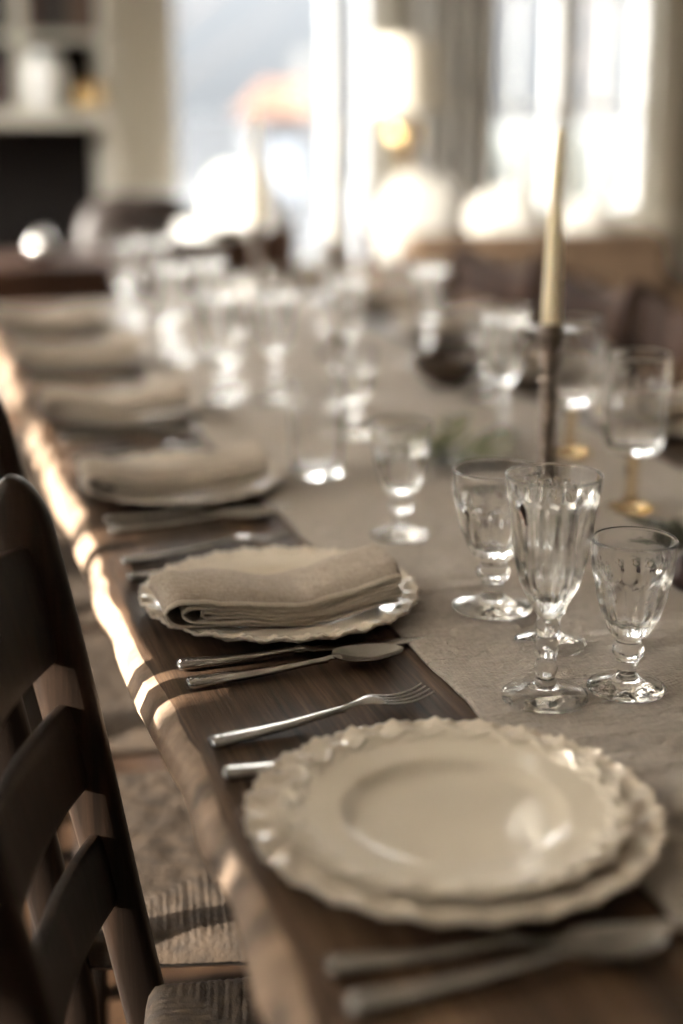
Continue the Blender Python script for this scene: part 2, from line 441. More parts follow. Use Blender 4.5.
# ------------------------------------------------------------------ plates
def make_plate(name, rad, well, rise, lobes, mat, scroll):
    """scalloped moulded plate as a closed solid, base at z = 0"""
    th = .0042
    foot = well * .72
    SEG = 480
    base = [(0, .0045), (well * .5, .0045), (well * .86, .0048), (well * .95, .0062), (well * 1.0, .0095), (well * 1.06, .0125)]
    n = 40
    top = list(base)
    for i in range(1, n + 1):
        t = i / n
        top.append((well * 1.06 + (rad - well * 1.06) * t, .0125 + (rise - .0125) * (t ** 1.15)))
    def outline(t):
        a = lobes * t
        s = abs(math.sin(a / 2)) ** .8
        s2 = .5 + .5 * math.cos(a * 3)
        return 1 + (.027 if scroll else .020) * (s - .6) + .011 * (s2 - .5)
    def relief(q, t):
        """q runs from the well (0) to the lip (1)"""
        a = lobes * t
        w = sstep(.50, .74, q)
        h = 0.0
        if scroll:      # leafy scrolls hugging the lip
            cq = .80 + .10 * math.sin(a)
            h += .0028 * math.exp(-((q - cq) / .042) ** 2)
            cq2 = .70 + .06 * math.cos(a + .7)
            h += .0016 * math.exp(-((q - cq2) / .04) ** 2) * (.5 + .5 * math.sin(a))
            h += .0017 * math.exp(-((q - .97) / .035) ** 2) * (.65 + .35 * math.cos(a * 3))
        else:           # basket-and-petal relief across the broad rim
            h += .0012 * w * math.sin(a) * math.sin(q * 9 + .4)
            h += .0028 * math.exp(-((q - .66) / .05) ** 2) * (.5 + .5 * math.cos(a * 1.0 + 2 * math.sin(a)))
            h += .0026 * math.exp(-((q - .95) / .05) ** 2) * (.5 + .5 * math.cos(a * 3))
            h += .0007 * w * nz(30 * math.cos(t), 30 * math.sin(t), q * 12)
        return h
    def qf(r): return max(0.0, (r - well * 1.06) / (rad - well * 1.06))
    nt = len(top)
    under = [(rad * .992, rise - th * .8), (rad * .93, rise - th - .0022), (rad * .8, .0085), (well * 1.12, .0045), (foot * 1.06, .0028), (foot, 0), (foot * .94, 0), (foot * .9, .0018), (0, .0018)]
    prof = list(reversed(under)) + list(reversed(top))
    nu = len(under)
    def rf(r, z, t, k):
        q = qf(r)
        return r * (1 + (outline(t) - 1) * sstep(.35, 1.0, q))
    def zf(r, z, t, k):
        q = qf(r)
        if k >= nu: z += relief(q, t)
        z += .0012 * sstep(.5, 1, q) * math.sin(lobes * t) 
        return z
    m = MB().lathe(prof, SEG, rf, zf)
    return m.build(name, mat, angle=0)

PX = .367
PY = [.882 + .497 * k for k in range(6)]
ZT = TZ + .0045
charger = make_plate('charger_plate', .1490, .098, .0185, 26, M['plate'], False)
tag(charger, 'large cream scalloped charger plate under the smaller bare plate', 'plate', 'cream scalloped chargers')
charger.location = (PX - .012, PY[0] - .028, ZT)
dinner = make_plate('dinner_plate', .1235, .078, .0175, 22, M['plate_in'], True)
tag(dinner, 'bare cream dinner plate with scroll rim stacked on the charger', 'plate')
dinner.location = (PX - .013, PY[0] - .033, ZT + .0075)
ordn = ['', 'first', 'second', 'third', 'fourth', 'fifth']
for k in range(1, 6):
    dup(charger, (PX - (.004 if k == 1 else .008), PY[k] - .022, TZ + .0015), .3 * k,
        'cream scalloped plate under the %s folded napkin after the bare stacked plates' % ordn[k], .975 if k == 1 else .915)

# ------------------------------------------------------------------ folded napkins
def make_napkin(name, seed, L=.235, D=.125):
    def basez(x):       # lies across the rim and sags into the well
        t = x / (L / 2)
        return .0135 + .0125 * abs(t) ** 1.8 + .002 * math.sin(x * 40 + seed)
    th = .0022
    layers = 6
    gap = .0074
    mb = MB()
    NX = 56
    # nested folds: three hairpins opening to the right, linked at the right end
    path = []
    pairs = [(0, 5), (4, 1), (2, 3)]
    def layer_pts(z, l2r, inset):
        xs = []
        for i in range(NX):
            t = i / (NX - 1)
            x = -L / 2 + .016 + inset + (L - .016 - inset - .004) * t
            xs.append((x, z))
        return xs if l2r else xs[::-1]
    def hairpin(z0, z1, inset):
        # round fold at the left end
        zc = (z0 + z1) / 2; r = abs(z1 - z0) / 2; s = 1 if z1 > z0 else -1
        x = -L / 2 + .016 + inset
        return [(x - r * .95 * math.sin(PI * q / 10), zc - s * r * math.cos(PI * q / 10)) for q in range(1, 10)]
    def turn(z0, z1):
        zc = (z0 + z1) / 2; r = abs(z1 - z0) / 2; s = 1 if z1 > z0 else -1; x = L / 2 - .004
        return [(x + r * .5 * math.sin(PI * q / 6), zc - s * r * math.cos(PI * q / 6)) for q in range(1, 6)]
    Z = [i * gap for i in range(layers)]
    path += layer_pts(Z[0], False, .0)
    path += hairpin(Z[0], Z[5], .0)
    path += layer_pts(Z[5], True, .0)
    path += turn(Z[5], Z[4])
    path += layer_pts(Z[4], False, .010)
    path += hairpin(Z[4], Z[1], .010)
    path += layer_pts(Z[1], True, .010)
    path += turn(Z[1], Z[2])
    path += layer_pts(Z[2], False, .022)
    path += hairpin(Z[2], Z[3], .022)
    path += layer_pts(Z[3], True, .022)
    n = len(path); NY = 26
    def pos(i, j):
        x, z = path[i]; v = j / (NY - 1)
        y = -D / 2 + D * v
        lay = z / gap
        # edges of the layers do not line up exactly
        ey = .004 * nz(lay * 2.3 + seed, x * 9) + .0025 * nz(x * 28, lay * 5 + seed)
        y += ey * (1 if v < .5 else -1) * abs(2 * v - 1)
        soft = .62 + .38 * (1 - abs(2 * v - 1) ** 3)
        zz = basez(x) + z * (.80 + .2 * abs(x) / (L / 2)) * (soft if lay > .5 else 1)
        zz += .0016 * nz(x * 30 + seed, y * 26, lay * .5) * (lay / 3 + .3) + .0010 * nz(x * 70, y * 60 + seed, lay)
        zz += .0035 * sstep(.02, .06, x) * (1 - .6 * sstep(.08, .12, x)) * math.exp(-((v - .72) / .25) ** 2) * lay / 5
        xx = x + .003 * nz(y * 20 + seed, z * 100)
        return (xx, y, zz)
    # two-sided sheet with thickness
    top = [[Vector(pos(i, j)) for i in range(n)] for j in range(NY)]
    vs = []
    for sgn in (1, -1):
        for j in range(NY):
            for i in range(n):
                a = top[j][max(0, i - 1)]; b = top[j][min(n - 1, i + 1)]
                t = (b - a).normalized(); nn = Vector((0, 1, 0)).cross(t); nn.normalize()
                vs.append(top[j][i] + nn * sgn * th / 2)
    fs = []; mi = []
    o = n * NY
    for j in range(NY - 1):
        for i in range(n - 1):
            a = j * n + i
            m_ = 1 if j < 1 else 0
            fs.append((a, a + n, a + n + 1, a + 1)); mi.append(m_)
            fs.append((o + a, o + a + 1, o + a + n + 1, o + a + n)); mi.append(m_)
    for i in range(n - 1):
        fs.append((i, i + 1, o + i + 1, o + i)); mi.append(1)
        e = (NY - 1) * n
        fs.append((e + i + 1, e + i, o + e + i, o + e + i + 1)); mi.append(1)
    for j in range(NY - 1):
        a = j * n
        fs.append((a + n, a, o + a, o + a + n)); mi.append(1)
        a = j * n + n - 1
        fs.append((a, a + n, o + a + n, o + a)); mi.append(1)
    mb.add(vs, fs); mb.mi = mi
    ob = mb.build(name, [M['napkin'], M['hem']], angle=0)
    return ob
naplab = ['', 'folded beige linen napkin lying on the first plate after the bare plates',
          'folded linen napkin on the second napkin plate after the bare plates',
          'folded linen napkin on the third napkin plate after the bare plates',
          'folded linen napkin on the fourth napkin plate after the bare plates',
          'folded linen napkin at the far end, fifth after the bare plates']
for k in range(1, 6):
    nk = make_napkin('folded_napkin', k * 3.7, .238 if k == 1 else .240, .092 + .005 * (k % 2))
    nk.location = (PX - (.020 if k == 1 else .026), PY[k] - .066, TZ + .0015)
    nk.rotation_euler = (0, 0, R(-2 + 1.5 * (k % 3)))
    tag(nk, naplab[k], 'napkin', 'folded linen napkins')

# ------------------------------------------------------------------ cutlery  (handle end at x = 0, lies along +x)
def handle_mb(L, w):
    ks = [0, .012, .04, .10, .22, .40, .60, .78, .90, 1.0]
    ws = [.55, .95, 1.12, 1.05, .92, .80, .66, .54, .46, .44]
    hs = [.55, .9, 1.0, .92, .8, .72, .62, .55, .55, .6]
    pts = []; rad = []
    for k, a, h in zip(ks, ws, hs):
        pts.append((k * L, 0, .0046 + .0035 * sstep(.45, 1, k) ))
        rad.append((w * a, .0045 * h))
    return MB().sweep(smooth3(pts), smooth2(rad), 16, power=2.6)
def smooth3(P, n=4):
    out = []
    for i in range(len(P) - 1):
        for k in range(n):
            t = k / n; out.append(tuple(P[i][d] + (P[i + 1][d] - P[i][d]) * t for d in range(3)))
    out.append(P[-1]); return out
def smooth2(P, n=4):
    out = []
    for i in range(len(P) - 1):
        for k in range(n):
            t = k / n; s = t * t * (3 - 2 * t); out.append((P[i][0] + (P[i + 1][0] - P[i][0]) * s, P[i][1] + (P[i + 1][1] - P[i][1]) * s))
    out.append(P[-1]); return out
def handle(parent, L, w):
    mb = handle_mb(L, w)
    # moulded shell and bead border at the butt end
    for s in (-1, 1):
        pts = [(L * (.02 + .30 * i / 10), s * w * (.78 - .25 * (i / 10) ** 2), .0078 - .0010 * i / 10) for i in range(11)]
        mb.sweep(pts, [.0009] * 11, 6)
    for i in range(4):
        mb.lathe([(0, .0020), (.0017 - .0002 * i, .0012), (.0022 - .0003 * i, 0), (0, -.0005)], 10, c=(L * (.035 + .045 * i), 0, .0086 - .0004 * i))
    return mb.build('handle', M['silver'], parent)

def make_spoon():
    r = thing('tablespoon', '', 'spoon'); handle(r, .135, .0088)
    mb = MB(); L0, L = .128, .072
    def bowl(u, v, lo):
        t = u; a = TAU * v
    NU, NR = 30, 8
    rings = []
    vs = []
    cx = L0 + .012 + L / 2
    for side in (0, 1):
        for k in range(NR):
            q = k / (NR - 1)
            for i in range(NU):
                a = TAU * i / NU
                ex = (L / 2) * math.cos(a); wy = .0210 * math.sin(a) * (1 - .15 * math.cos(a))
                dz = -.0062 * (1 - q * q)
                vs.append((cx + ex * q, wy * q, .0098 + dz + (0 if side == 0 else -.0013) + .002 * (math.cos(a) * q < 0) * abs(math.cos(a) * q)))
    fs = []
    for side in (0, 1):
        o = side * NR * NU
        for k in range(NR - 1):
            for i in range(NU):
                i2 = (i + 1) % NU
                f = (o + k * NU + i, o + (k + 1) * NU + i, o + (k + 1) * NU + i2, o + k * NU + i2)
                fs.append(f if side == 0 else f[::-1])
    o2 = NR * NU; e = (NR - 1) * NU
    for i in range(NU):
        i2 = (i + 1) % NU; fs.append((e + i, o2 + e + i, o2 + e + i2, e + i2))
    mb.add(vs, fs)
    mb.sweep([(L0, 0, .0078), (L0 + .010, 0, .0098), (L0 + .02, 0, .0098)], [(.0040, .0026), (.0036, .0022), (.006, .0012)], 10)
    mb.build('bowl', M['silver'], r, angle=60)
    return r
def make_knife():
    r = thing('table_knife', '', 'knife'); handle(r, .118, .0085)
    mb = MB()
    mb.sweep([(.112, 0, .0072), (.118, 0, .0075), (.124, 0, .0075), (.130, 0, .0068)], [(.0046, .0040), (.0066, .0050), (.0050, .0038), (.0075, .0016)], 12)
    pts = []; rad = []
    for i in range(22):
        t = i / 21
        w = .0070 * (1 + .25 * math.sin(PI * t)) * (1 - sstep(.72, 1.0, t) * .93)
        pts.append((.128 + .122 * t, .004 * (1 - (1 - sstep(.72, 1, t))), .0066 - .002 * t)); rad.append((w, .0011 * (1 - .5 * t)))
    mb.sweep(pts, rad, 8)
    mb.build('blade', M['silver'], r, angle=30)
    return r
def make_fork():
    r = thing('dinner_fork', '', 'fork'); handle(r, .125, .0082)
    mb = MB()
    pts = []; rad = []
    for i in range(14):
        t = i / 13
        pts.append((.120 + .040 * t, 0, .0080 + .006 * math.sin(PI * t * .6) - .003 * t))
        rad.append((.0038 + .0085 * sstep(.35, 1, t), .0016))
    mb.sweep(pts, rad, 12)
    for k in range(4):
        y = -.0105 + .007 * k
        P = []; Q = []
        for i in range(12):
            t = i / 11
            P.append((.158 + .052 * t, y * (1 - .06 * math.sin(PI * t)), .0103 - .0065 * math.sin(PI * t * .75) + .005 * t * t)); Q.append((.0021 * (1 - .55 * t ** 3), .0012 * (1 - .4 * t)))
        mb.sweep(P, Q, 8)
    mb.build('tines', M['silver'], r, angle=40)
    return r
spoon, knife, fork = make_spoon(), make_knife(), make_fork()
spoon['group'] = 'silver tablespoons'; knife['group'] = 'silver table knives'; fork['group'] = 'silver dinner forks'
names_ = ['the bare stacked plates'] + ['the %s napkin plate' % ordn[k] for k in range(1, 6)]
first = {}
def place(src, key, x, y, rz, label, z=TZ + .0006):
    if key not in first:
        first[key] = 1; o = src; o.location = (x, y, z); o.rotation_euler = (0, 0, rz); o['label'] = label
    else: o = dup(src, (x, y, z), rz, label)
    return o
for k in range(6):
    y = PY[k]
    j = 0 if k < 2 else rnd.uniform(-.006, .006)
    kx = .218 if k == 0 else (.226 if k == 1 else .232)
    place(knife, 'k', kx, y - (.164 if k == 0 else .160) + j, R(-6 if k == 0 else -1.5), 'silver knife beside the spoon on the near side of ' + names_[k])
    place(spoon, 's', kx, y - (.205 if k == 0 else .206) + j, R(2 if k == 0 else 3.5), 'silver tablespoon on the near side of ' + names_[k])
    place(fork, 'f', kx + .001, y + .163 + j, R(11.5), 'silver fork with tines showing on the far side of ' + names_[k])
    place(fork, 'f', kx - .002, y + .106 + j, R(-2.0), 'silver fork tucked under the far rim of ' + names_[k])

# ------------------------------------------------------------------ glasses
def rim_close(outer, inner): return outer + inner
def make_glass(name, cat, label, bowl_out, bowl_in, stem, foot, nfl, amp, win, stem_mat=None, band=None, foot_ribs=.0002, group=None):
    r = thing(name, label, cat, group=group)
    SEG = 96
    no = len(bowl_out)
    def rf(rr, z, t, k):
        if k >= no: return rr
        s = abs(math.sin(nfl * t / 2))
        ztop = win[1] + .006 * (s - .5)
        w = sstep(win[0] - .008, win[0] + .006, z) * (1 - sstep(ztop - .010, ztop + .002, z))
        x = rr * (1 - amp * w * (s ** .9)) if amp else rr
        if band:
            bz, bh = band
            x += .0009 * math.exp(-((z - bz) / bh) ** 2) * (.35 + .65 * math.cos(36 * t) * math.cos((z - bz) / bh * 2.2))
        return x
    MB().lathe(bowl_out + bowl_in, SEG, rf).build('bowl', M['glass'], r, angle=0)
    def rs(rr, z, t, k): return rr * (1 + .035 * math.cos(8 * t))
    if stem:
        MB().lathe(stem, 32, None).build('stem', stem_mat or M['glass'], r, angle=0)
    nf = len(foot)
    def zf(rr, z, t, k):
        if z <= .0012: return z
        return z + foot_ribs * math.cos(nfl * t) * math.sin(PI * min(1, max(0, (rr - .010) / .024)))
    MB().lathe(foot, 64 if nfl <= 12 else 96, None, zf).build('foot', stem_mat or M['glass'], r, angle=0)
    return r
# tall fluted goblet
def tall():
    H = .205
    out = smooth_prof([(.0092, .078), (.0125, .083), (.0205, .097), (.0268, .112), (.0308, .130), (.0335, .150), (.0365, .172), (.0388, .188), (.0405, .2035)], 7)
    inn = smooth_prof([(.0412, .2055), (.0400, .2062), (.0388, .2045), (.0366, .188), (.0338, .168), (.0300, .145), (.0262, .125), (.0212, .110), (.0120, .098), (0.0, .094)], 6)
    stem = smooth_prof([(.0080, .0195), (.0086, .0225), (.0102, .0290), (.0086, .0360), (.0078, .0380), (.0090, .0420), (.0108, .0490), (.0094, .0560), (.0080, .0590), (.0092, .0625), (.0105, .0680), (.0096, .0740), (.0092, .0780)], 4)
    foot = [(0, .0008), (.010, .0008), (.033, 0), (.0375, .0006), (.0388, .0022), (.0382, .0036)] + smooth_prof([(.0345, .0042), (.0255, .0064), (.0165, .0100), (.0104, .0155), (.0080, .0195)], 4)
    # orientation: outside surface upward
    return make_glass('tall_goblet', 'glass', '', out, inn, stem, foot, 16, .10, (.090, .1885))
def short():
    out = smooth_prof([(.0120, .0500), (.0172, .0540), (.0232, .0640), (.0290, .0800), (.0325, .0960), (.0352, .1120), (.0364, .1250), (.0370, .1385)], 7)
    inn = smooth_prof([(.0366, .1402), (.0352, .1396), (.0345, .1250), (.0325, .1080), (.0292, .0920), (.0245, .0780), (.0165, .0665), (0.0, .0620)], 6)
    stem = smooth_prof([(.0082, .0165), (.0086, .0200), (.0094, .0255), (.0105, .0295), (.0140, .0345), (.0144, .0395), (.0118, .0435), (.0112, .0465), (.0120, .0500)], 4)
    foot = [(0, .0008), (.010, .0008), (.030, 0), (.0342, .0006), (.0352, .0022), (.0345, .0036)] + smooth_prof([(.0300, .0044), (.0215, .0070), (.0130, .0110), (.0082, .0165)], 4)
    return make_glass('short_goblet', 'glass', '', out, inn, stem, foot, 14, .09, (.058, .1085), band=(.1155, .0045))
def straight():
    out = smooth_prof([(.0075, .0700), (.0150, .0722), (.0290, .0760), (.0360, .0820), (.0385, .0920), (.0392, .1200), (.0398, .1500), (.0405, .1800), (.0412, .1990)], 6)
    inn = smooth_prof([(.0409, .2010), (.0397, .2004), (.0385, .1800), (.0378, .1500), (.0370, .1200), (.0358, .0980), (.0290, .0880), (.0150, .0845), (0, .0840)], 5)
    stem = smooth_prof([(.0100, .0120), (.0088, .0220), (.0086, .0400), (.0092, .0560), (.0085, .0640), (.0075, .0700)], 5)
    foot = [(0, .0008), (.010, .0008), (.026, 0), (.0300, .0006), (.0310, .0022), (.0303, .0034)] + smooth_prof([(.0270, .0045), (.0190, .0070), (.0125, .0095), (.0100, .0120)], 4)
    return make_glass('water_goblet', 'glass', '', out, inn, stem, foot, 16, .03, (.090, .165), stem_mat=M['amber'])
def tumbler():
    r = thing('tumbler_glass', '', 'glass')
    out = smooth_prof([(.0, 0), (.0300, .0004), (.0345, .0020), (.0360, .0060), (.0375, .0400), (.0392, .0900), (.0405, .1270)], 6)
    inn = smooth_prof([(.0402, .1292), (.0388, .1286), (.0372, .0900), (.0352, .0400), (.0325, .0160), (.0200, .0125), (0, .0120)], 5)
    no = len(out)
    def rf(rr, z, t, k):
        if k >= no: return rr
        w = sstep(.004, .015, z) * (1 - sstep(.095, .10, z))
        return rr * (1 - .05 * w * abs(math.sin(8 * t)))
    MB().lathe(out + inn, 96, rf).build('body', M['glass'], r, angle=0)
    return r
tallG, shortG, straightG, tumG = tall(), short(), straight(), tumbler()
tallG['group'] = 'tall fluted goblets'; shortG['group'] = 'short cut-glass goblets'; straightG['group'] = 'straight-sided water goblets'; tumG['group'] = 'ribbed tumblers'
ZG = TZ + .0058
def gl(src, key, x, y, label, scale=None):
    o = place(src, key, x, y, rnd.uniform(0, 1), label, ZG)
    if scale: o.scale = scale
    return o
gl(tallG, 'tall', .519, 1.046, 'tall clear fluted goblet standing sharpest beyond the bare plates', (1, 1, .985))
gl(shortG, 'short', .5965, 1.042, 'short cut-glass goblet beside the tall sharp goblet at the bare plates')
gl(shortG, 'short', .579, 1.161, 'short goblet hidden behind the tall sharp goblet, only its foot clear')
gl(shortG, 'short', .567, 1.272, 'wide short goblet standing alone beyond the first napkin plate', (1.2, 1.2, 1.06))
gl(shortG, 'short', .563, 1.541, 'short goblet on the runner just before the small olive greenery')
gl(straightG, 'str', .884, 1.561, 'straight water goblet with amber stem beside the tall candlestick')
gl(straightG, 'str', .941, 1.850, 'straight water goblet half hidden behind the candlestick')
gl(tallG, 'tall', .893, 1.987, 'tall fluted goblet showing just beside the ivory candle and its drip pan')
gl(tallG, 'tall', 1.010, 2.620, 'tall goblet against the brown sofa back, on the far chairs side')
gl(tumG, 'tum', .551, 1.852, 'ribbed tumbler standing beyond the second napkin plate')
gl(shortG, 'short', .67, 2.058, 'short goblet standing behind the ribbed tumbler, above the greenery')
gl(tallG, 'tall', .800, 2.480, 'tall goblet in the middle of the runner before the dark far candlestick')
gl(tallG, 'tall', .625, 2.350, 'tall goblet on the inner side beyond the third napkin plate')
gl(tallG, 'tall', .532, 2.380, 'tall goblet next to the third napkin plate, outer of its pair')
gl(shortG, 'short', .572, 2.470, 'short goblet behind the tall pair at the third napkin plate')
gl(tallG, 'tall', .535, 2.800, 'tall goblet next to the fourth napkin plate, outer of its trio')
gl(tallG, 'tall', .618, 2.860, 'tall goblet at the fourth napkin plate, innermost of its trio')
gl(shortG, 'short', .550, 2.930, 'short goblet at the fourth napkin plate behind the tall ones')
gl(tallG, 'tall', .525, 3.320, 'tall goblet next to the last napkin plate, outer of its trio')
gl(tallG, 'tall', .612, 3.365, 'tall goblet at the last napkin plate, innermost of its trio')
gl(shortG, 'short', .550, 3.450, 'short goblet at the last napkin plate behind the tall ones')
gl(shortG, 'short', .985, 2.260, 'short goblet beside the small dark wooden bowl')
gl(tallG, 'tall', .960, 3.080, 'tall goblet beyond the second candlestick at the far table end')
gl(shortG, 'short', 1.03, 3.180, 'short goblet at the far table end on the spindle chair side')

# ------------------------------------------------------------------ candles
def make_stick():
    r = thing('candlestick', '', 'candlestick')
    base = [(0, 0), (.046, 0), (.049, .003), (.048, .007), (.042, .010), (.040, .013), (.030, .018), (.017, .027), (.0125, .036), (.0150, .040)]
    MB().lathe(base, 40).build('base', M['pewter'], r)
    pr_ = [(.0150, .040), (.0165, .044), (.0120, .049), (.0105, .056)]
    z = .056
    while z < .165:      # ringed shaft
        pr_ += [(.0104, z + .004), (.0128, z + .008), (.0132, z + .012), (.0110, z + .016), (.0100, z + .0175)]; z += .018
    pr_ += [(.0105, .178), (.0150, .183), (.0158, .187), (.0110, .192), (.0125, .198), (.0165, .208), (.0172, .216), (.0150, .220)]
    MB().lathe(smooth_prof(pr_, 3), 32).build('shaft', M['pewter'], r)
    MB().lathe([(.0150, .220), (.030, .2205), (.0345, .2225), (.0352, .2245), (.0340, .2255), (.029, .2238), (.0160, .2235), (.0160, .2300), (.0140, .2306), (.0132, .2300), (.0132, .2240), (0, .2240)], 48).build('drip_pan', M['pewter'], r)
    return r
stick = make_stick(); stick['group'] = 'pewter candlesticks'
def make_candle():
    r = thing('taper_candle', '', 'candle')
    NH = 40; prof = [(0, 0)]
    pts = []; rad = []
    Hc = .245
    for i in range(NH + 1):
        t = i / NH
        x = .0020 * math.sin(t * 7.0) * t
        pts.append((x, .0012 * math.sin(t * 5), Hc * t)); rad.append(.0127 - .0068 * t ** 1.25 - .0009 * math.exp(-((t - .67) / .06) ** 2))
    pts.append((pts[-1][0], pts[-1][1], Hc + .003)); rad.append(.0035)
    MB().sweep(pts, rad, 20, up=(0, 1, 0)).build('wax', M['wax'], r)
    x = pts[-1][0]
    MB().sweep([(x, .001, Hc), (x + .0005, .001, Hc + .008), (x - .001, .002, Hc + .016)], [.0011, .0011, .0008], 8, up=(0, 1, 0)).build('wick', M['wick'], r)
    return r
cand = make_candle(); cand['group'] = 'ivory taper candles'
CS = [(.806, 1.650, 'ringed pewter candlestick behind the tall sharp goblet'),
      (.862, 2.750, 'dark candlestick mid runner in the blurred distance, second of three'),
      (.812, 3.200, 'dark candlestick at the far table end, last of three')]
CL = ['ivory taper candle with black wick in the near pewter candlestick', 'ivory taper candle in the second blurred candlestick', 'ivory taper candle in the last blurred candlestick at the far table end']
for (x, y, lab), cl in zip(CS, CL):
    place(stick, 'stick', x, y, .3, lab, ZG - .0012)
    place(cand, 'candle', x, y, .4, cl, ZG - .0012 + .2242)

# ------------------------------------------------------------------ greenery, figs, bowl
def sprig(name, label, loc, n, length, mat, lsize, seed, rz=0.0):
    r = thing(name, label, 'greenery', loc, rz); q = random.Random(seed)
    st = MB(); lv = MB()
    for s in range(n):
        a = TAU * s / n + q.uniform(-.3, .3)
        pts = []
        el = q.uniform(.25, .8)
        for i in range(9):
            t = i / 8
            pts.append(Vector((math.cos(a) * length * t, math.sin(a) * length * t, .006 + el * length * t * (1 - .45 * t))))
        st.sweep(pts, [.0016 - .001 * i / 8 for i in range(9)], 6)
        for i in range(1, 9):
            for side in (-1, 1):
                p = pts[i]; d = (pts[i] - pts[i - 1]).normalized()
                sd = d.cross(Vector((0, 0, 1))).normalized() * side
                dr = (d * .7 + sd * .8 + Vector((0, 0, q.uniform(-.1, .5)))).normalized()
                wd = dr.cross(Vector((q.uniform(-.3, .3), q.uniform(-.3, .3), 1))).normalized()
                nn = wd.cross(dr)
                Ls = lsize * q.uniform(.7, 1.15)
                prof = [(0, .02), (.2, .16), (.45, .22), (.75, .14), (1, .01)]
                vs = []
                for t, w in prof:
                    c = p + dr * Ls * t + nn * (-.12 * Ls * t * t)
                    c.z = max(c.z, .002)
                    vs += [c - wd * w * Ls, c + nn * .04 * Ls, c + wd * w * Ls]
                fs = []
                for k in range(4):
                    fs += [(3 * k, 3 * k + 1, 3 * k + 4, 3 * k + 3), (3 * k + 1, 3 * k + 2, 3 * k + 5, 3 * k + 4)]
                lv.add(vs, fs)
    st.build('stems', M['bark2'], r); lv.build('leaves', mat, r)
    return r
sprig('olive_sprig', 'muted olive green sprig lying on the runner between the goblets', (.755, 1.86, ZG), 7, .085, M['leaf'], .034, 3)
sprig('leafy_sprig', 'dark leafy sprig at the frame edge beside the short sharp goblet', (.865, 1.345, ZG), 6, .075, M['leafdark'], .036, 8)
def make_fig():
    r = thing('fig', '', 'fruit')
    pr_ = smooth_prof([(0, 0), (.012, .001), (.021, .010), (.0225, .020), (.017, .031), (.009, .039), (.005, .043)], 4)
    MB().lathe(pr_ + [(0, .044)], 28, lambda rr, z, t, k: rr * (1 + .02 * math.cos(9 * t))).build('flesh', M['fig'], r)
    MB().sweep([(0, 0, .042), (.001, 0, .049), (.003, 0, .054)], [.0028, .0022, .0026], 8, up=(0, 1, 0)).build('stalk', M['leaf'], r)
    return r
fig = make_fig(); fig['group'] = 'dark figs on the runner'
place(fig, 'fig', .790, 1.262, .2, 'dark purple fig by the frame edge, half behind the short goblet', ZG)
place(fig, 'fig', .838, 1.248, 1.2, 'dark purple fig by the frame edge at the dark leaves', ZG)
place(fig, 'fig', .664, 1.44, 2.2, 'dark purple fig alone between goblets just behind the tall sharp one', ZG)
wb = MB().lathe(smooth_prof([(0, .0), (.026, 0), (.030, .004), (.050, .018), (.062, .036), (.066, .052)], 5) + smooth_prof([(.0655, .0545), (.0625, .053), (.056, .036), (.043, .020), (.020, .010), (0, .008)], 5), 48)
o = wb.build('wooden_bowl', M['bowlwood']); o.location = (.965, 2.40, ZG)
tag(o, 'small dark wooden bowl on the runner beyond the olive sprig', 'bowl')

# settings across the table
for i, (y, lab) in enumerate([(1.99, 'first blurred'), (2.47, 'second blurred'), (2.95, 'third blurred'), (3.43, 'fourth blurred')]):
    dup(charger, (1.205, y, TZ + .0045), .5 * i, 'cream plate with napkin before the spindle chairs, %s one across the table' % lab, .93)
    nk = make_napkin('folded_napkin', 30 + i * 2.3, .235, .12)
    nk.location = (1.205, y + .03, TZ + .0045); nk.rotation_euler = (0, 0, PI + R(3 * i))
    tag(nk, 'folded linen napkin on the %s plate across the table' % lab, 'napkin', 'folded linen napkins')

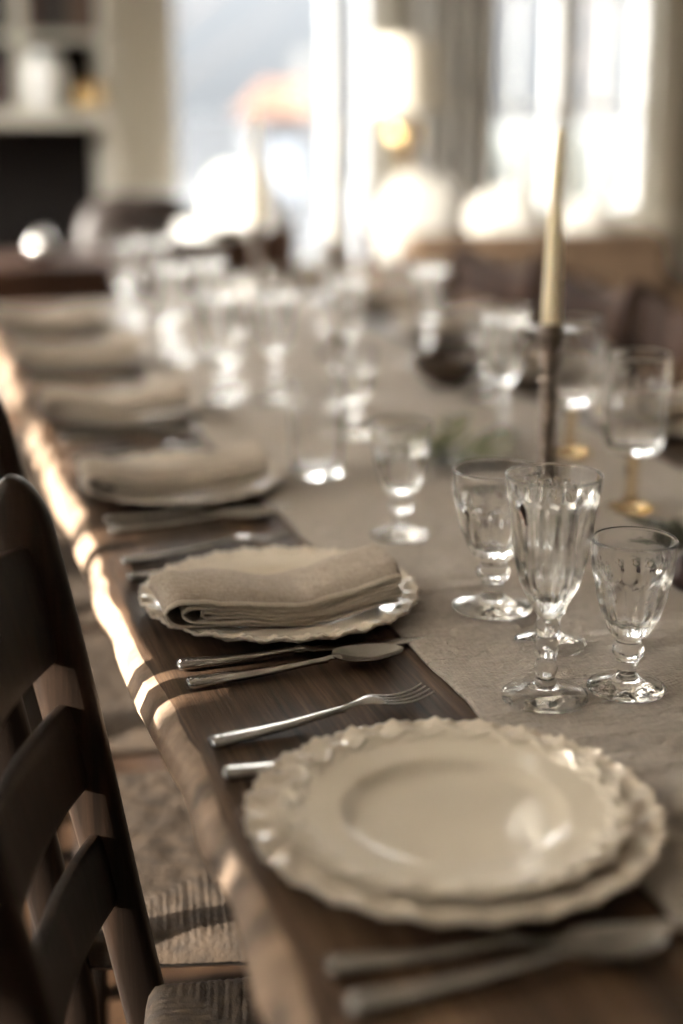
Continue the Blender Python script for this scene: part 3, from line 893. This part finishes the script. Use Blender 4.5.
# ------------------------------------------------------------------ rush-seated chairs (seat faces +x)
def make_rush_chair():
    r = thing('dining_chair', '', 'chair', group='rush seated dining chairs')
    HW = .188
    SX0, SX1 = .0, .36      # seat depth
    def post_x(z): return .018 - .165 * max(0, z - .40) * (1 + .25 * max(0, z - .4)) + (-.05 * max(0, .40 - z))
    for s in (-1, 1):
        pts = []; rad = []
        for z in [.9 * i / 24 for i in range(25)] + [.9 + .055 * math.sin(PI / 2 * i / 12) for i in range(1, 13)]:
            cap = math.sqrt(max(.004, 1 - (max(0, z - .9) / .0551) ** 2))
            pts.append((post_x(z), s * HW + s * .012 * sstep(.6, .95, z), z)); rad.append((.0165 * (.45 + .55 * cap), .021 * (1 + .25 * sstep(.5, .8, z)) * cap))
        MB().sweep(pts, rad, 16, up=(1, 0, 0), power=3.0).build('post', M['chair'], r)
    # curved slats, the crest one widest
    for zc, h, cr in ((.845, .052, .016), (.715, .040, 0.0), (.595, .036, 0.0)):
        def slat(u, v, zc=zc, h=h, cr=cr):
            a = TAU * v
            y = -HW + 2 * HW * u
            bow = -.030 * (1 - (2 * u - 1) ** 2)
            ce, se = math.cos(a), math.sin(a)
            hh = h + cr * (1 - (2 * u - 1) ** 2) * (1 if se > 0 else 0)
            zz = zc + hh * math.copysign(abs(se) ** .5, se)
            return (post_x(zz) + bow + .0075 * math.copysign(abs(ce) ** .5, ce), y, zz)
        mb = MB().grid(slat, 20, 20, cv=True, flip=True)
        mb.build('slat', M['chair'], r)
    # front legs
    for s in (-1, 1):
        y = s * .198
        pts = [(SX1 - .015, y, z) for z in (0, .05, .12, .2, .3, .4, .455)]
        MB().sweep(pts, [.015, .017, .02, .022, .022, .023, .021], 14, up=(0, 1, 0)).build('leg', M['chair'], r)
    st = MB()
    for z in (.16, .30):
        for s in (-1, 1): st.sweep([(post_x(z), s * HW, z), (.17, s * .194, z), (SX1 - .015, s * .198, z)], [.0095, .0125, .0095], 10)
    st.sweep([(SX1 - .015, -.198, .22), (SX1 - .015, 0, .22), (SX1 - .015, .198, .22)], [.0095, .013, .0095], 10)
    st.sweep([(post_x(.22), -HW, .22), (post_x(.22), 0, .22), (post_x(.22), HW, .22)], [.0095, .012, .0095], 10)
    st.build('stretcher', M['chair'], r)
    # woven rush seat: cords run square to each rail and meet on the diagonals
    NXs, NYs = 110, 130
    def seat(u, v):
        x = SX0 + .012 + (SX1 - SX0) * u
        hw = (.185 + .030 * u)
        y = (2 * v - 1) * hw
        du = min(u, 1 - u) * (SX1 - SX0); dv = min(v, 1 - v) * 2 * hw
        d = min(du, dv)
        ed = sstep(0, .022, d)
        z = .448 + .026 * math.sqrt(max(0, 1 - (1 - min(1, d / .022)) ** 2)) - .008 * sstep(.03, .16, d)
        c = y if du < dv else x
        z += .0024 * abs(math.sin(c * PI / .0085)) * (.5 + .5 * ed) + .0015 * nz(x * 40, y * 40)
        return (x, y, z)
    def seat_lo(u, v):
        x, y, z = seat(u, v); return (x, y, .446 - .016 * sstep(0, .06, min(min(u, 1 - u), min(v, 1 - v))))
    mb = MB().grid(seat, NXs, NYs); mb.grid(seat_lo, NXs // 3, NYs // 3, flip=True)
    mb.build('seat', M['rush'], r, angle=0)
    return r
rush = make_rush_chair()
for k in range(6):
    place(rush, 'rush', [.118, .134, .142, .150, .155, .160][k], [.978, 1.416, 1.90, 2.38, 2.87, 3.36][k], R([-14, -10, -7, -5, -6, -4][k]),
          ['dark rush seated chair pulled up at the bare stacked plates', 'dark rush seated chair at the first napkin plate', 'dark rush seated chair at the second napkin plate', 'dark rush seated chair at the third napkin plate',
           'dark rush seated chair at the fourth napkin plate', 'dark rush seated chair at the last napkin plate'][k], 0.0)

# ------------------------------------------------------------------ spindle chairs on the other side (seat faces +x in local space)
def make_spindle():
    r = thing('spindle_chair', '', 'chair', group='spindle back chairs')
    HW = .20
    MB().box(-.02, .40, -.215, .215, .425, .462, bev=.014).build('seat', M['chair2'], r)
    for x, s in ((.03, -1), (.03, 1), (.36, -1), (.36, 1)):
        sx = -.05 if x < .1 else .03
        MB().sweep([(x + sx, s * .21, 0), (x + sx * .6, s * .20, .12), (x + sx * .3, s * .19, .28), (x, s * .175, .43)], [.013, .018, .022, .016], 12, up=(0, 1, 0)).build('leg', M['chair2'], r)
    def bx(z): return -.005 - .20 * (z - .45)
    for s in (-1, 1):
        MB().sweep([(bx(.455), s * HW * .95, .455), (bx(.6), s * HW, .6), (bx(.8), s * HW * 1.06, .8), (bx(.9), s * HW * 1.1, .915)], [(.017, .017), (.018, .018), (.018, .021), (.010, .013)], 12, up=(1, 0, 0)).build('post', M['chair2'], r)
    for i in range(7):
        y = -.15 + .05 * i
        MB().sweep([(bx(.455), y, .455), (bx(.62) - .012, y, .62), (bx(.79) - .02, y, .79)], [.0065, .0085, .0065], 10, up=(0, 1, 0)).build('spindle', M['chair2'], r)
    def crest(u, v):
        a = TAU * v; ce, se = math.cos(a), math.sin(a); t = 2 * u - 1
        y = HW * 1.08 * t
        top = .865 + .045 * abs(t) ** 2.2; bot = .775 + .010 * abs(t)
        z = (top + bot) / 2 + (top - bot) / 2 * math.copysign(abs(se) ** .5, se)
        return (bx(z) - .028 * (1 - t * t) + .010 * math.copysign(abs(ce) ** .5, ce), y, z)
    MB().grid(crest, 24, 20, cv=True, flip=True).build('crest_rail', M['chair2'], r)
    MB().sweep([(.0, -.195, .2), (.18, -.19, .2), (.37, -.195, .2)], [.008, .012, .008], 10).build('stretcher', M['chair2'], r)
    MB().sweep([(.0, .195, .2), (.18, .19, .2), (.37, .195, .2)], [.008, .012, .008], 10).build('stretcher', M['chair2'], r)
    return r
spin = make_spindle()
for k, (x, y, lab) in enumerate([(1.335, 2.28, 'dark spindle back chair across the table at the frame edge'), (1.335, 2.76, 'dark spindle back chair second from the frame edge, behind the ivory candle'), (1.335, 3.24, 'dark spindle back chair third from the frame edge, by the far table end')]):
    place(spin, 'spin', x, y, PI + R([2, -3, 2][k]), lab, 0.0)
place(spin, 'spin', .93, 4.04, -PI / 2, 'reddish brown spindle chair at the far head of the table', 0.0)

# ------------------------------------------------------------------ far furniture
def puffy(name, mat, parent, cx, cy, cz, lx, ly, lz, p=3.0, rot=0.0, pinch=.12):
    """soft superellipsoid block"""
    def fn(u, v):
        a = TAU * u; b = -PI / 2 + PI * v
        def e(c, q): return math.copysign(abs(c) ** q, c)
        q = 2 / p
        x = e(math.cos(b), q) * e(math.cos(a), q); y = e(math.cos(b), q) * e(math.sin(a), q); z = e(math.sin(b), q)
        k = 1 + pinch * (abs(x * z))
        X, Y = lx / 2 * x * k, ly / 2 * y
        return (cx + X * math.cos(rot) - Y * math.sin(rot), cy + X * math.sin(rot) + Y * math.cos(rot), cz + lz / 2 * z * k)
    return MB().grid(fn, 40, 21, cu=True).build(name, mat, parent, angle=0)

# dark console with drawers
cn = thing('console_table', 'dark wooden console with drawers beyond the far table end', 'console', (-.04, 4.55, 0))
MB().box(-.72, .72, -.24, .24, .745, .785, bev=.006).build('top', M['chair2'], cn)
MB().box(-.70, .70, -.22, .22, .56, .745).build('case', M['chair2'], cn, smooth=False)
for i in range(3):
    d = MB().box(-.68 + .46 * i, -.24 + .46 * i, -.232, -.222, .585, .73, bev=.004).build('drawer', M['chair2'], cn)
    MB().lathe([(0, .0), (.008, .002), (.013, .012), (.010, .02), (0, .023)], 16).build('knob', M['brass'], d)
    kn = d.children[0]; kn.location = (-.46 + .46 * i, -.232, .66); kn.rotation_euler = (R(90), 0, 0)
for sx in (-1, 1):
    for sy in (-1, 1): MB().sweep([(sx * .66, sy * .19, 0), (sx * .66, sy * .19, .3), (sx * .66, sy * .19, .56)], [.016, .022, .026], 12, up=(0, 1, 0), power=4).build('leg', M['chair2'], cn)
o = MB().lathe(smooth_prof([(0, 0), (.02, .001), (.03, .012), (.042, .035), (.040, .060), (.026, .078), (.020, .084), (.024, .092)], 5) + [(.021, .093), (.017, .084), (0, .08)], 40).build('silver_pot', M['silver'])
o.location = (.455, 4.46, .7855); tag(o, 'small shining silver pot on the dark console', 'pot')

# dark armchair, its rounded back towards the table
ac = thing('dark_armchair', 'dark leather armchair with rounded back between console and tall window', 'armchair', (.86, 5.36, 0), R(6))
puffy('seat', M['darkfab'], ac, 0, .12, .36, .50, .52, .22, 4)
puffy('backrest', M['darkfab'], ac, 0, -.20, .67, .46, .17, .54, 2.6)
for s in (-1, 1): puffy('arm', M['darkfab'], ac, s * .235, .08, .47, .11, .5, .26, 3)
for sx in (-1, 1):
    for sy in (-1, 1): MB().sweep([(sx * .18, .10 + sy * .2, 0), (sx * .18, .10 + sy * .2, .27)], [.014, .02], 10, up=(0, 1, 0)).build('leg', M['chair2'], ac)

# round pedestal table with white bowl
pt = thing('pedestal_table', 'small round dark pedestal table beside the dark armchair', 'table', (1.05, 4.74, 0))
MB().lathe([(0, .70), (.15, .70), (.16, .71), (.16, .722), (.152, .728), (0, .728)], 48).build('tabletop', M['chair2'], pt)
MB().lathe(smooth_prof([(.03, .05), (.025, .12), (.035, .25), (.02, .4), (.03, .6), (.05, .70)], 4), 24).build('column', M['chair2'], pt)
MB().lathe([(0, 0), (.14, 0), (.145, .015), (.06, .04), (.03, .05), (0, .05)], 32).build('foot', M['chair2'], pt)
o = MB().lathe(smooth_prof([(0, 0), (.05, 0), (.055, .01), (.09, .05), (.115, .10), (.12, .135)], 5) + smooth_prof([(.118, .138), (.11, .132), (.08, .06), (.04, .025), (0, .02)], 5), 48).build('white_bowl', M['ceramic'])
o.location = (1.05, 4.74, .729); tag(o, 'gleaming white bowl on the small round pedestal table', 'bowl')

# white slipcovered armchair by the tall window
wa = thing('white_armchair', 'white slipcovered armchair catching the sun before the tall window', 'armchair', (1.61, 6.12, 0), R(-50))
puffy('seat', M['cushion'], wa, 0, .10, .34, .36, .50, .24, 4)
puffy('backrest', M['cushion'], wa, 0, -.20, .66, .36, .17, .66, 3)
for s in (-1, 1): puffy('arm', M['cushion'], wa, s * .195, .06, .46, .13, .55, .28, 3)
for sx in (-1, 1):
    for sy in (-1, 1): MB().sweep([(sx * .15, .06 + sy * .2, 0), (sx * .15, .06 + sy * .2, .25)], [.014, .02], 10, up=(0, 1, 0)).build('leg', M['chair2'], wa)
o = puffy('throw_pillow', M['cushion'], None, 0, 0, 0, .24, .11, .28, 2.6, 0, .12)
o.location = (1.635, 6.14, .62); o.rotation_euler = (R(-10), 0, R(-50)); tag(o, 'white pillow propped on the white armchair by the tall window', 'pillow')

# brown sofa seen from behind
sf = thing('sofa', 'brown velvet sofa seen from behind, facing the windows', 'sofa', (2.46, 5.45, 0), R(-7))
MB().box(-.54, .54, -.38, .27, .10, .40, bev=.03).build('base', M['sofa'], sf)
MB().box(-.54, .54, -.42, -.22, .12, .765, bev=.045).build('backrest', M['sofa'], sf)
for s in (-1, 1): MB().box(s * .60 - .065, s * .60 + .065, -.42, .27, .08, .60, bev=.045).build('arm', M['sofa'], sf)
for s in (-1, 1): puffy('seat_cushion', M['sofa'], sf, s * .267, .02, .48, .52, .47, .16, 5)
for s in (-1, 1):
    for t in (-1, 1): MB().sweep([(s * .5, t * .22 - .06, 0), (s * .5, t * .22 - .06, .11)], [.018, .024], 10, up=(0, 1, 0)).build('foot', M['chair2'], sf)
for i, (x, y, z, w, h, ry, lab) in enumerate([(2.12, 5.58, .77, .34, .38, 14, 'white sunlit pillow on the sofa nearest the lamp'), (2.45, 5.45, .74, .30, .34, -20, 'white sunlit pillow in the middle of the sofa'), (2.76, 5.33, .75, .22, .22, 45, 'small pale pillow on its corner, last on the sofa from the lamp')]):
    o = puffy('throw_pillow', M['cushion'], None, 0, 0, 0, w, .15, h, 2.6, 0, .14)
    o.location = (x, y, z); o.rotation_euler = (R(-8), R(ry), R(-16)); tag(o, lab, 'pillow', 'throw pillows on the sofa')
# taupe tub chair behind the spindle chairs
tc_ = thing('tub_chair', 'rounded dusty taupe tub chair behind the spindle chairs', 'armchair', (1.97, 4.15, 0), R(-20))
def tub(u, v):
    a = R(150) + R(240) * u; c = TAU * v
    rr = .25 + .035 * math.copysign(abs(math.cos(c)) ** .6, math.cos(c)); hb = .42 + .13 * math.cos((u - .5) * PI) ** 2
    z = .22 + (hb) * (.5 + .5 * math.copysign(abs(math.sin(c)) ** .5, math.sin(c)))
    return (rr * math.cos(a), rr * math.sin(a), z)
m_ = MB().grid(tub, 36, 20, cv=True)
m_.f.append(tuple(range(0, 36 * 20, 36))); m_.f.append(tuple(range(35, 36 * 20, 36))); m_.mi += [0, 0]
m_.build('backrest', M['tan'], tc_)
puffy('seat', M['tan'], tc_, 0, .03, .38, .44, .44, .20, 4)
for sx in (-1, 1):
    for sy in (-1, 1): MB().sweep([(sx * .15, sy * .15, 0), (sx * .15, sy * .15, .26)], [.014, .02], 10, up=(0, 1, 0)).build('leg', M['chair2'], tc_)

# lamp on a side table
sd = thing('side_table', 'small wooden side table under the pale shaded lamp', 'table', (2.20, 6.03, 0))
MB().box(-.17, .17, -.17, .17, .68, .71, bev=.005).build('top', M['chair2'], sd)
MB().box(-.15, .15, -.15, .15, .58, .68).build('case', M['chair2'], sd, smooth=False)
for sx in (-1, 1):
    for sy in (-1, 1): MB().sweep([(sx * .13, sy * .13, 0), (sx * .13, sy * .13, .58)], [.014, .02], 10, up=(0, 1, 0)).build('leg', M['chair2'], sd)
lp = thing('table_lamp', 'table lamp with pale drum shade and round brass base by the curtain', 'lamp', (2.20, 6.03, .7105))
MB().lathe([(0, 0), (.07, 0), (.072, .012), (.03, .02), (.014, .03), (.012, .30), (.02, .33)], 32).build('base', M['brass'], lp)
MB().lathe(smooth_prof([(.02, .33), (.055, .355), (.075, .40), (.055, .445), (.02, .47), (.01, .50), (.008, .60)], 5), 40).build('globe', M['brass'], lp)
MB().lathe([(.165, .50), (.135, .80), (.132, .80), (.162, .50), (.165, .50)], 56).build('lamp_shade', M['shade'], lp)

# curtains
def curtain(name, label, mat, x0, x1, y, z0, z1, folds):
    def fn(u, v):
        x = x0 + (x1 - x0) * u
        return (x, y + .035 * math.sin(u * folds * TAU) + .008 * nz(u * 9, v * 2), z0 + (z1 - z0) * v)
    def fb(u, v):
        p = fn(u, v); return (p[0], p[1] + .004, p[2])
    mb = MB().grid(fn, folds * 14, 12); mb.grid(fb, folds * 14, 12, flip=True)
    return tag(mb.build(name, mat, angle=0), label, 'curtain')
curtain('curtain', 'pale grey curtain hanging between the two windows', M['curtain'], 2.36, 2.80, Y1 - .20, .02, 2.48, 5)
curtain('curtain', 'brown curtain hanging at the wall corner past the panelled window', M['browndrape'], 3.92, 4.04, Y1 - .22, .02, 2.48, 3)

# bookcase
bcx0, bcx1, by0, by1 = -.75, .985, 6.22, 6.58
bc = thing('bookcase', 'cream built-in bookcase with dark lower niches beside the tall window', 'bookcase', (0, 0, 0))
fr = MB()
for x in (bcx0, -.18, .60 - .02, .985 - .05): fr.box(x, x + .05, by0 + .06, by1, 1.22, 2.5)
fr.box(bcx0, bcx1, by0 + .06, by1, 2.5, 2.56)
fr.box(bcx0, bcx0 + .06, by0, by1, 0, 1.16); fr.box(.925, .985, by0, by1, 0, 1.16); fr.box(bcx0, bcx1, by0, by1, 0, .08)
fr.build('frame', M['trim'], bc, smooth=False)
MB().box(bcx0, bcx1, by0 - .06, by1, 1.16, 1.22, bev=.006).build('ledge', M['trim'], bc)
for z in (1.50, 1.80, 2.12): MB().box(bcx0 + .05, bcx1 - .05, by0 + .07, by1 - .01, z, z + .028).build('shelf', M['trim'], bc, smooth=False)
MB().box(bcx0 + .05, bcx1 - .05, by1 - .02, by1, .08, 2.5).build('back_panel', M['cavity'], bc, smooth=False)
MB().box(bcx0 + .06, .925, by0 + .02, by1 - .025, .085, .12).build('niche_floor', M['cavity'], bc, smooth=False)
bkcols = [(.05, .03, .022), (.03, .022, .02), (.09, .045, .03), (.022, .02, .022), (.11, .08, .055), (.06, .022, .018), (.04, .035, .03)]
BM = [plain('book_cloth', c, .7, var=.15, scale=30) for c in bkcols]
cnm = ['brown', 'black', 'russet', 'charcoal', 'tan', 'maroon', 'umber']
hgt = ['tall', 'short', 'middling']
shelves = [(.635, .925, 1.529, 1, 'on the shelf above the white vase'), (.575, .40, 1.529, -1, 'on the shelf at the frame edge'), (.575, .40, 1.2205, -1, 'on the bookcase ledge')]
onum = ['first', 'second', 'third', 'fourth', 'fifth', 'sixth', 'seventh', 'eighth', 'ninth', 'tenth', 'eleventh', 'twelfth']
for (xa, xb, z, sg, where) in shelves:
    x = xa; i = 0
    while (xb - x) * sg > .03:
        w = rnd.uniform(.024, .045); h = rnd.uniform(.19, .25); c = rnd.randrange(7)
        lab = '%s %s book %s, %s from the cream upright' % (hgt[0] if h > .23 else (hgt[1] if h < .208 else hgt[2]), cnm[c], where, onum[i])
        b = thing('book', lab, 'book', (x + sg * w / 2, by0 + .20, z), 0, 'old books in the bookcase')
        MB().box(-w / 2, w / 2, -.085, .085, 0, h, bev=.0025).build('cover', BM[c], b)
        MB().box(-w / 2 + .003, w / 2 - .003, -.078, .088, .004, h + .0004).build('pages', M['ceramic'], b, smooth=False)
        i += 1
        x += sg * (w + .0015)
vz = MB().lathe(smooth_prof([(0, 0), (.05, 0), (.06, .01), (.082, .08), (.085, .14), (.065, .20), (.055, .22), (.062, .235)], 5) + smooth_prof([(.058, .236), (.05, .22), (.07, .14), (.05, .03), (0, .02)], 4), 48).build('vase', M['ceramic'])
vz.location = (.70, 6.27, 1.2206); tag(vz, 'white ceramic vase on the bookcase ledge', 'vase')
bp = thing('brass_pot', 'small golden brass pot beside the white vase on the ledge', 'pot', (.865, 6.26, 1.2206))
MB().lathe(smooth_prof([(0, 0), (.03, 0), (.05, .02), (.058, .05), (.045, .085), (.035, .095), (.042, .105)], 5) + [(.038, .106), (.03, .094), (0, .09)], 40).build('body', M['brass'], bp)
MB().sweep([(.04, 0, .09), (.075, 0, .085), (.08, 0, .055), (.055, 0, .03)], [.005] * 4, 10, up=(0, 1, 0)).build('handle', M['brass'], bp)
bk = thing('wicker_basket', 'brown wicker basket standing in the dark bookcase niche', 'basket', (.44, 6.38, .1205))
MB().lathe(smooth_prof([(0, 0), (.11, 0), (.13, .02), (.15, .12), (.16, .26)], 6) + smooth_prof([(.155, .265), (.145, .25), (.135, .12), (.11, .03), (0, .02)], 5), 64, lambda rr, z, t, k: rr * (1 + .02 * math.sin(24 * t) * math.sin(z * 220))).build('body', M['basket'], bk)
def hnd(u, v):
    a = PI * u; c = TAU * v
    return ((.155 + .009 * math.cos(c)) * math.cos(a), .009 * math.sin(c), .26 + (.20 + .009 * math.cos(c)) * math.sin(a))
MB().grid(hnd, 24, 10, cv=True).build('handle', M['basket'], bk)

# ------------------------------------------------------------------ outside
struct(MB().box(-30, 30, Y1 + .16, 50, -.25, -.15).build('ground_outside', M['patio'], smooth=False))
struct(MB().box(-30, X0 - .16, -15, Y1 + .16, -.25, -.15).build('ground_outside', M['patio'], smooth=False))
hs = thing('garden_shed', 'small garden shed with orange roof seen through the tall window', 'shed', (4.68, 17.0, -.15))
MB().box(-.30, .30, 0, .9, 0, 1.26).build('wall', M['housew'], hs, smooth=False)
rf_ = MB(); rf_.add([(-.40, -.1, 1.23), (.40, -.1, 1.23), (.40, 1.0, 1.23), (-.40, 1.0, 1.23), (-.15, .45, 1.62), (.40, .45, 1.62)], [(0, 1, 5, 4), (2, 3, 4, 5), (3, 0, 4), (1, 2, 5), (3, 2, 1, 0)])
rf_.build('roof', M['roof'], hs, smooth=False)
MB().box(-.12, .15, -.02, .02, .3, .9).build('window', M['darkglass'], hs, smooth=False)
struct(MB().box(-12, 24, 26, 26.3, -.15, 1.0).build('wall_garden', M['housew'], smooth=False))
def tree(label, x, y, h, seed):
    q = random.Random(seed); t = thing('tree', label, 'tree', (x, y, -.15), 0, 'trees outside the windows')
    MB().sweep([(0, 0, 0), (.05, 0, h * .3), (-.04, .03, h * .6), (.02, 0, h)], [.09, .07, .045, .012], 10, up=(0, 1, 0)).build('trunk', M['bark2'], t)
    br = MB()
    for i in range(26):
        z = h * q.uniform(.3, .92); a = q.uniform(0, TAU); L = (h - z) * .6 + .3
        p1 = Vector((math.cos(a) * L, math.sin(a) * L, z + L * .8)); p0 = Vector((0, 0, z)); pm_ = (p0 + p1) / 2 + Vector((q.uniform(-.1, .1), q.uniform(-.1, .1), -.1 * L))
        br.sweep([p0, pm_, p1], [.014, .008, .003], 6, up=(0.1, .2, 1))
    br.build('branches', M['bark2'], t)
tree('bare tree outside outside the tall window', 2.6, 14.0, 4.5, 2)
tree('bare tree outside behind the panelled window', 7.5, 14.5, 5.0, 5)
hd = MB()
def hedge(u, v):
    a = TAU * u; b = PI * v
    x = 2.2 * math.copysign(abs(math.cos(a)) ** .5, math.cos(a)) * math.sin(b) ** .5; y = .5 * math.copysign(abs(math.sin(a)) ** .5, math.sin(a)) * math.sin(b) ** .5
    z = .6 - .6 * math.cos(b) * 1.0
    k = 1 + .12 * nz(x * 3, y * 3, z * 3); return (x * k, y * k, z * (.9 + .1 * k))
hd.grid(hedge, 80, 30, cu=True, flip=True)
o = hd.build('hedge', M['hedge']); o.location = (6.6, 12.2, -.16); tag(o, 'clipped green hedge outside the panelled window', 'hedge')

# ------------------------------------------------------------------ light
w = bpy.data.worlds.new('World'); scn.world = w; w.use_nodes = True
nt = w.node_tree; bg = nt.nodes['Background']
tc = nt.nodes.new('ShaderNodeTexCoord'); sp = nt.nodes.new('ShaderNodeSeparateXYZ')
nt.links.new(tc.outputs['Generated'], sp.inputs[0])
nt.links.new(ramp(nt, sp.outputs['Z'], [(0.0, (.0135, .0140, .0147)), (0.10, (.020, .0207, .0218)), (0.28, (.80, .775, .735)), (1.0, (1.0, .975, .94))]), bg.inputs['Color'])
SKY = 18.0
bg.inputs['Strength'].default_value = SKY
sun = bpy.data.lights.new('Sun', 'SUN'); sun.energy = 12.0; sun.angle = R(1.0); sun.color = (1.0, .92, .81)
so = bpy.data.objects.new('Sun', sun); COL.objects.link(so)
so.rotation_euler = Vector((.88, .03, -.24)).to_track_quat('-Z', 'Y').to_euler()
so.location = (-6, 6, 6)
def portal(loc, rot, sx, sy):
    l = bpy.data.lights.new('Portal', 'AREA'); l.shape = 'RECTANGLE'; l.size = sx; l.size_y = sy
    l.cycles.is_portal = True
    o = bpy.data.objects.new('Portal', l); COL.objects.link(o); o.location = loc; o.rotation_euler = rot
for (a, b, z0, z1) in (W1, W2): portal(((a + b) / 2, Y1 + .16, (z0 + z1) / 2), (R(-90), 0, 0), b - a, z1 - z0)
for (a, b, z0, z1) in LW: portal((X0 - .16, (a + b) / 2, (z0 + z1) / 2), (0, R(-90), 0), z1 - z0, b - a)
for (a, b, z0, z1) in RW: portal((X1 + .16, (a + b) / 2, (z0 + z1) / 2), (0, R(90), 0), z1 - z0, b - a)

# ------------------------------------------------------------------ camera
cam = bpy.data.cameras.new('Camera'); co = bpy.data.objects.new('Camera', cam); COL.objects.link(co)
co.location = (0, 0, 1.26)
TH = math.atan(412 / 1422); YAW = R(17.6)
d = Vector((math.sin(YAW) * math.cos(TH), math.cos(YAW) * math.cos(TH), -math.sin(TH)))
co.rotation_euler = d.to_track_quat('-Z', 'Y').to_euler()
cam.sensor_fit = 'VERTICAL'; cam.sensor_height = 36.0; cam.lens = 1422 / 1024 * 36
cam.clip_start = .02; cam.clip_end = 200
cam.dof.use_dof = True; cam.dof.focus_distance = 1.295; cam.dof.aperture_fstop = cam.lens / 1000 / .0355
cam.dof.aperture_blades = 0
scn.camera = co

scn.view_settings.view_transform = 'Standard'; scn.view_settings.look = 'None'
scn.view_settings.gamma = 1.0; scn.view_settings.use_curve_mapping = False
scn.view_settings.exposure = 1.46
cy = scn.cycles
cy.max_bounces = 18; cy.diffuse_bounces = 4; cy.glossy_bounces = 6; cy.transmission_bounces = 16; cy.transparent_max_bounces = 12
cy.sample_clamp_indirect = 8.0; cy.sample_clamp_direct = 0.0
cy.caustics_reflective = True; cy.caustics_refractive = True; cy.blur_glossy = 0.5
cy.use_denoising = True
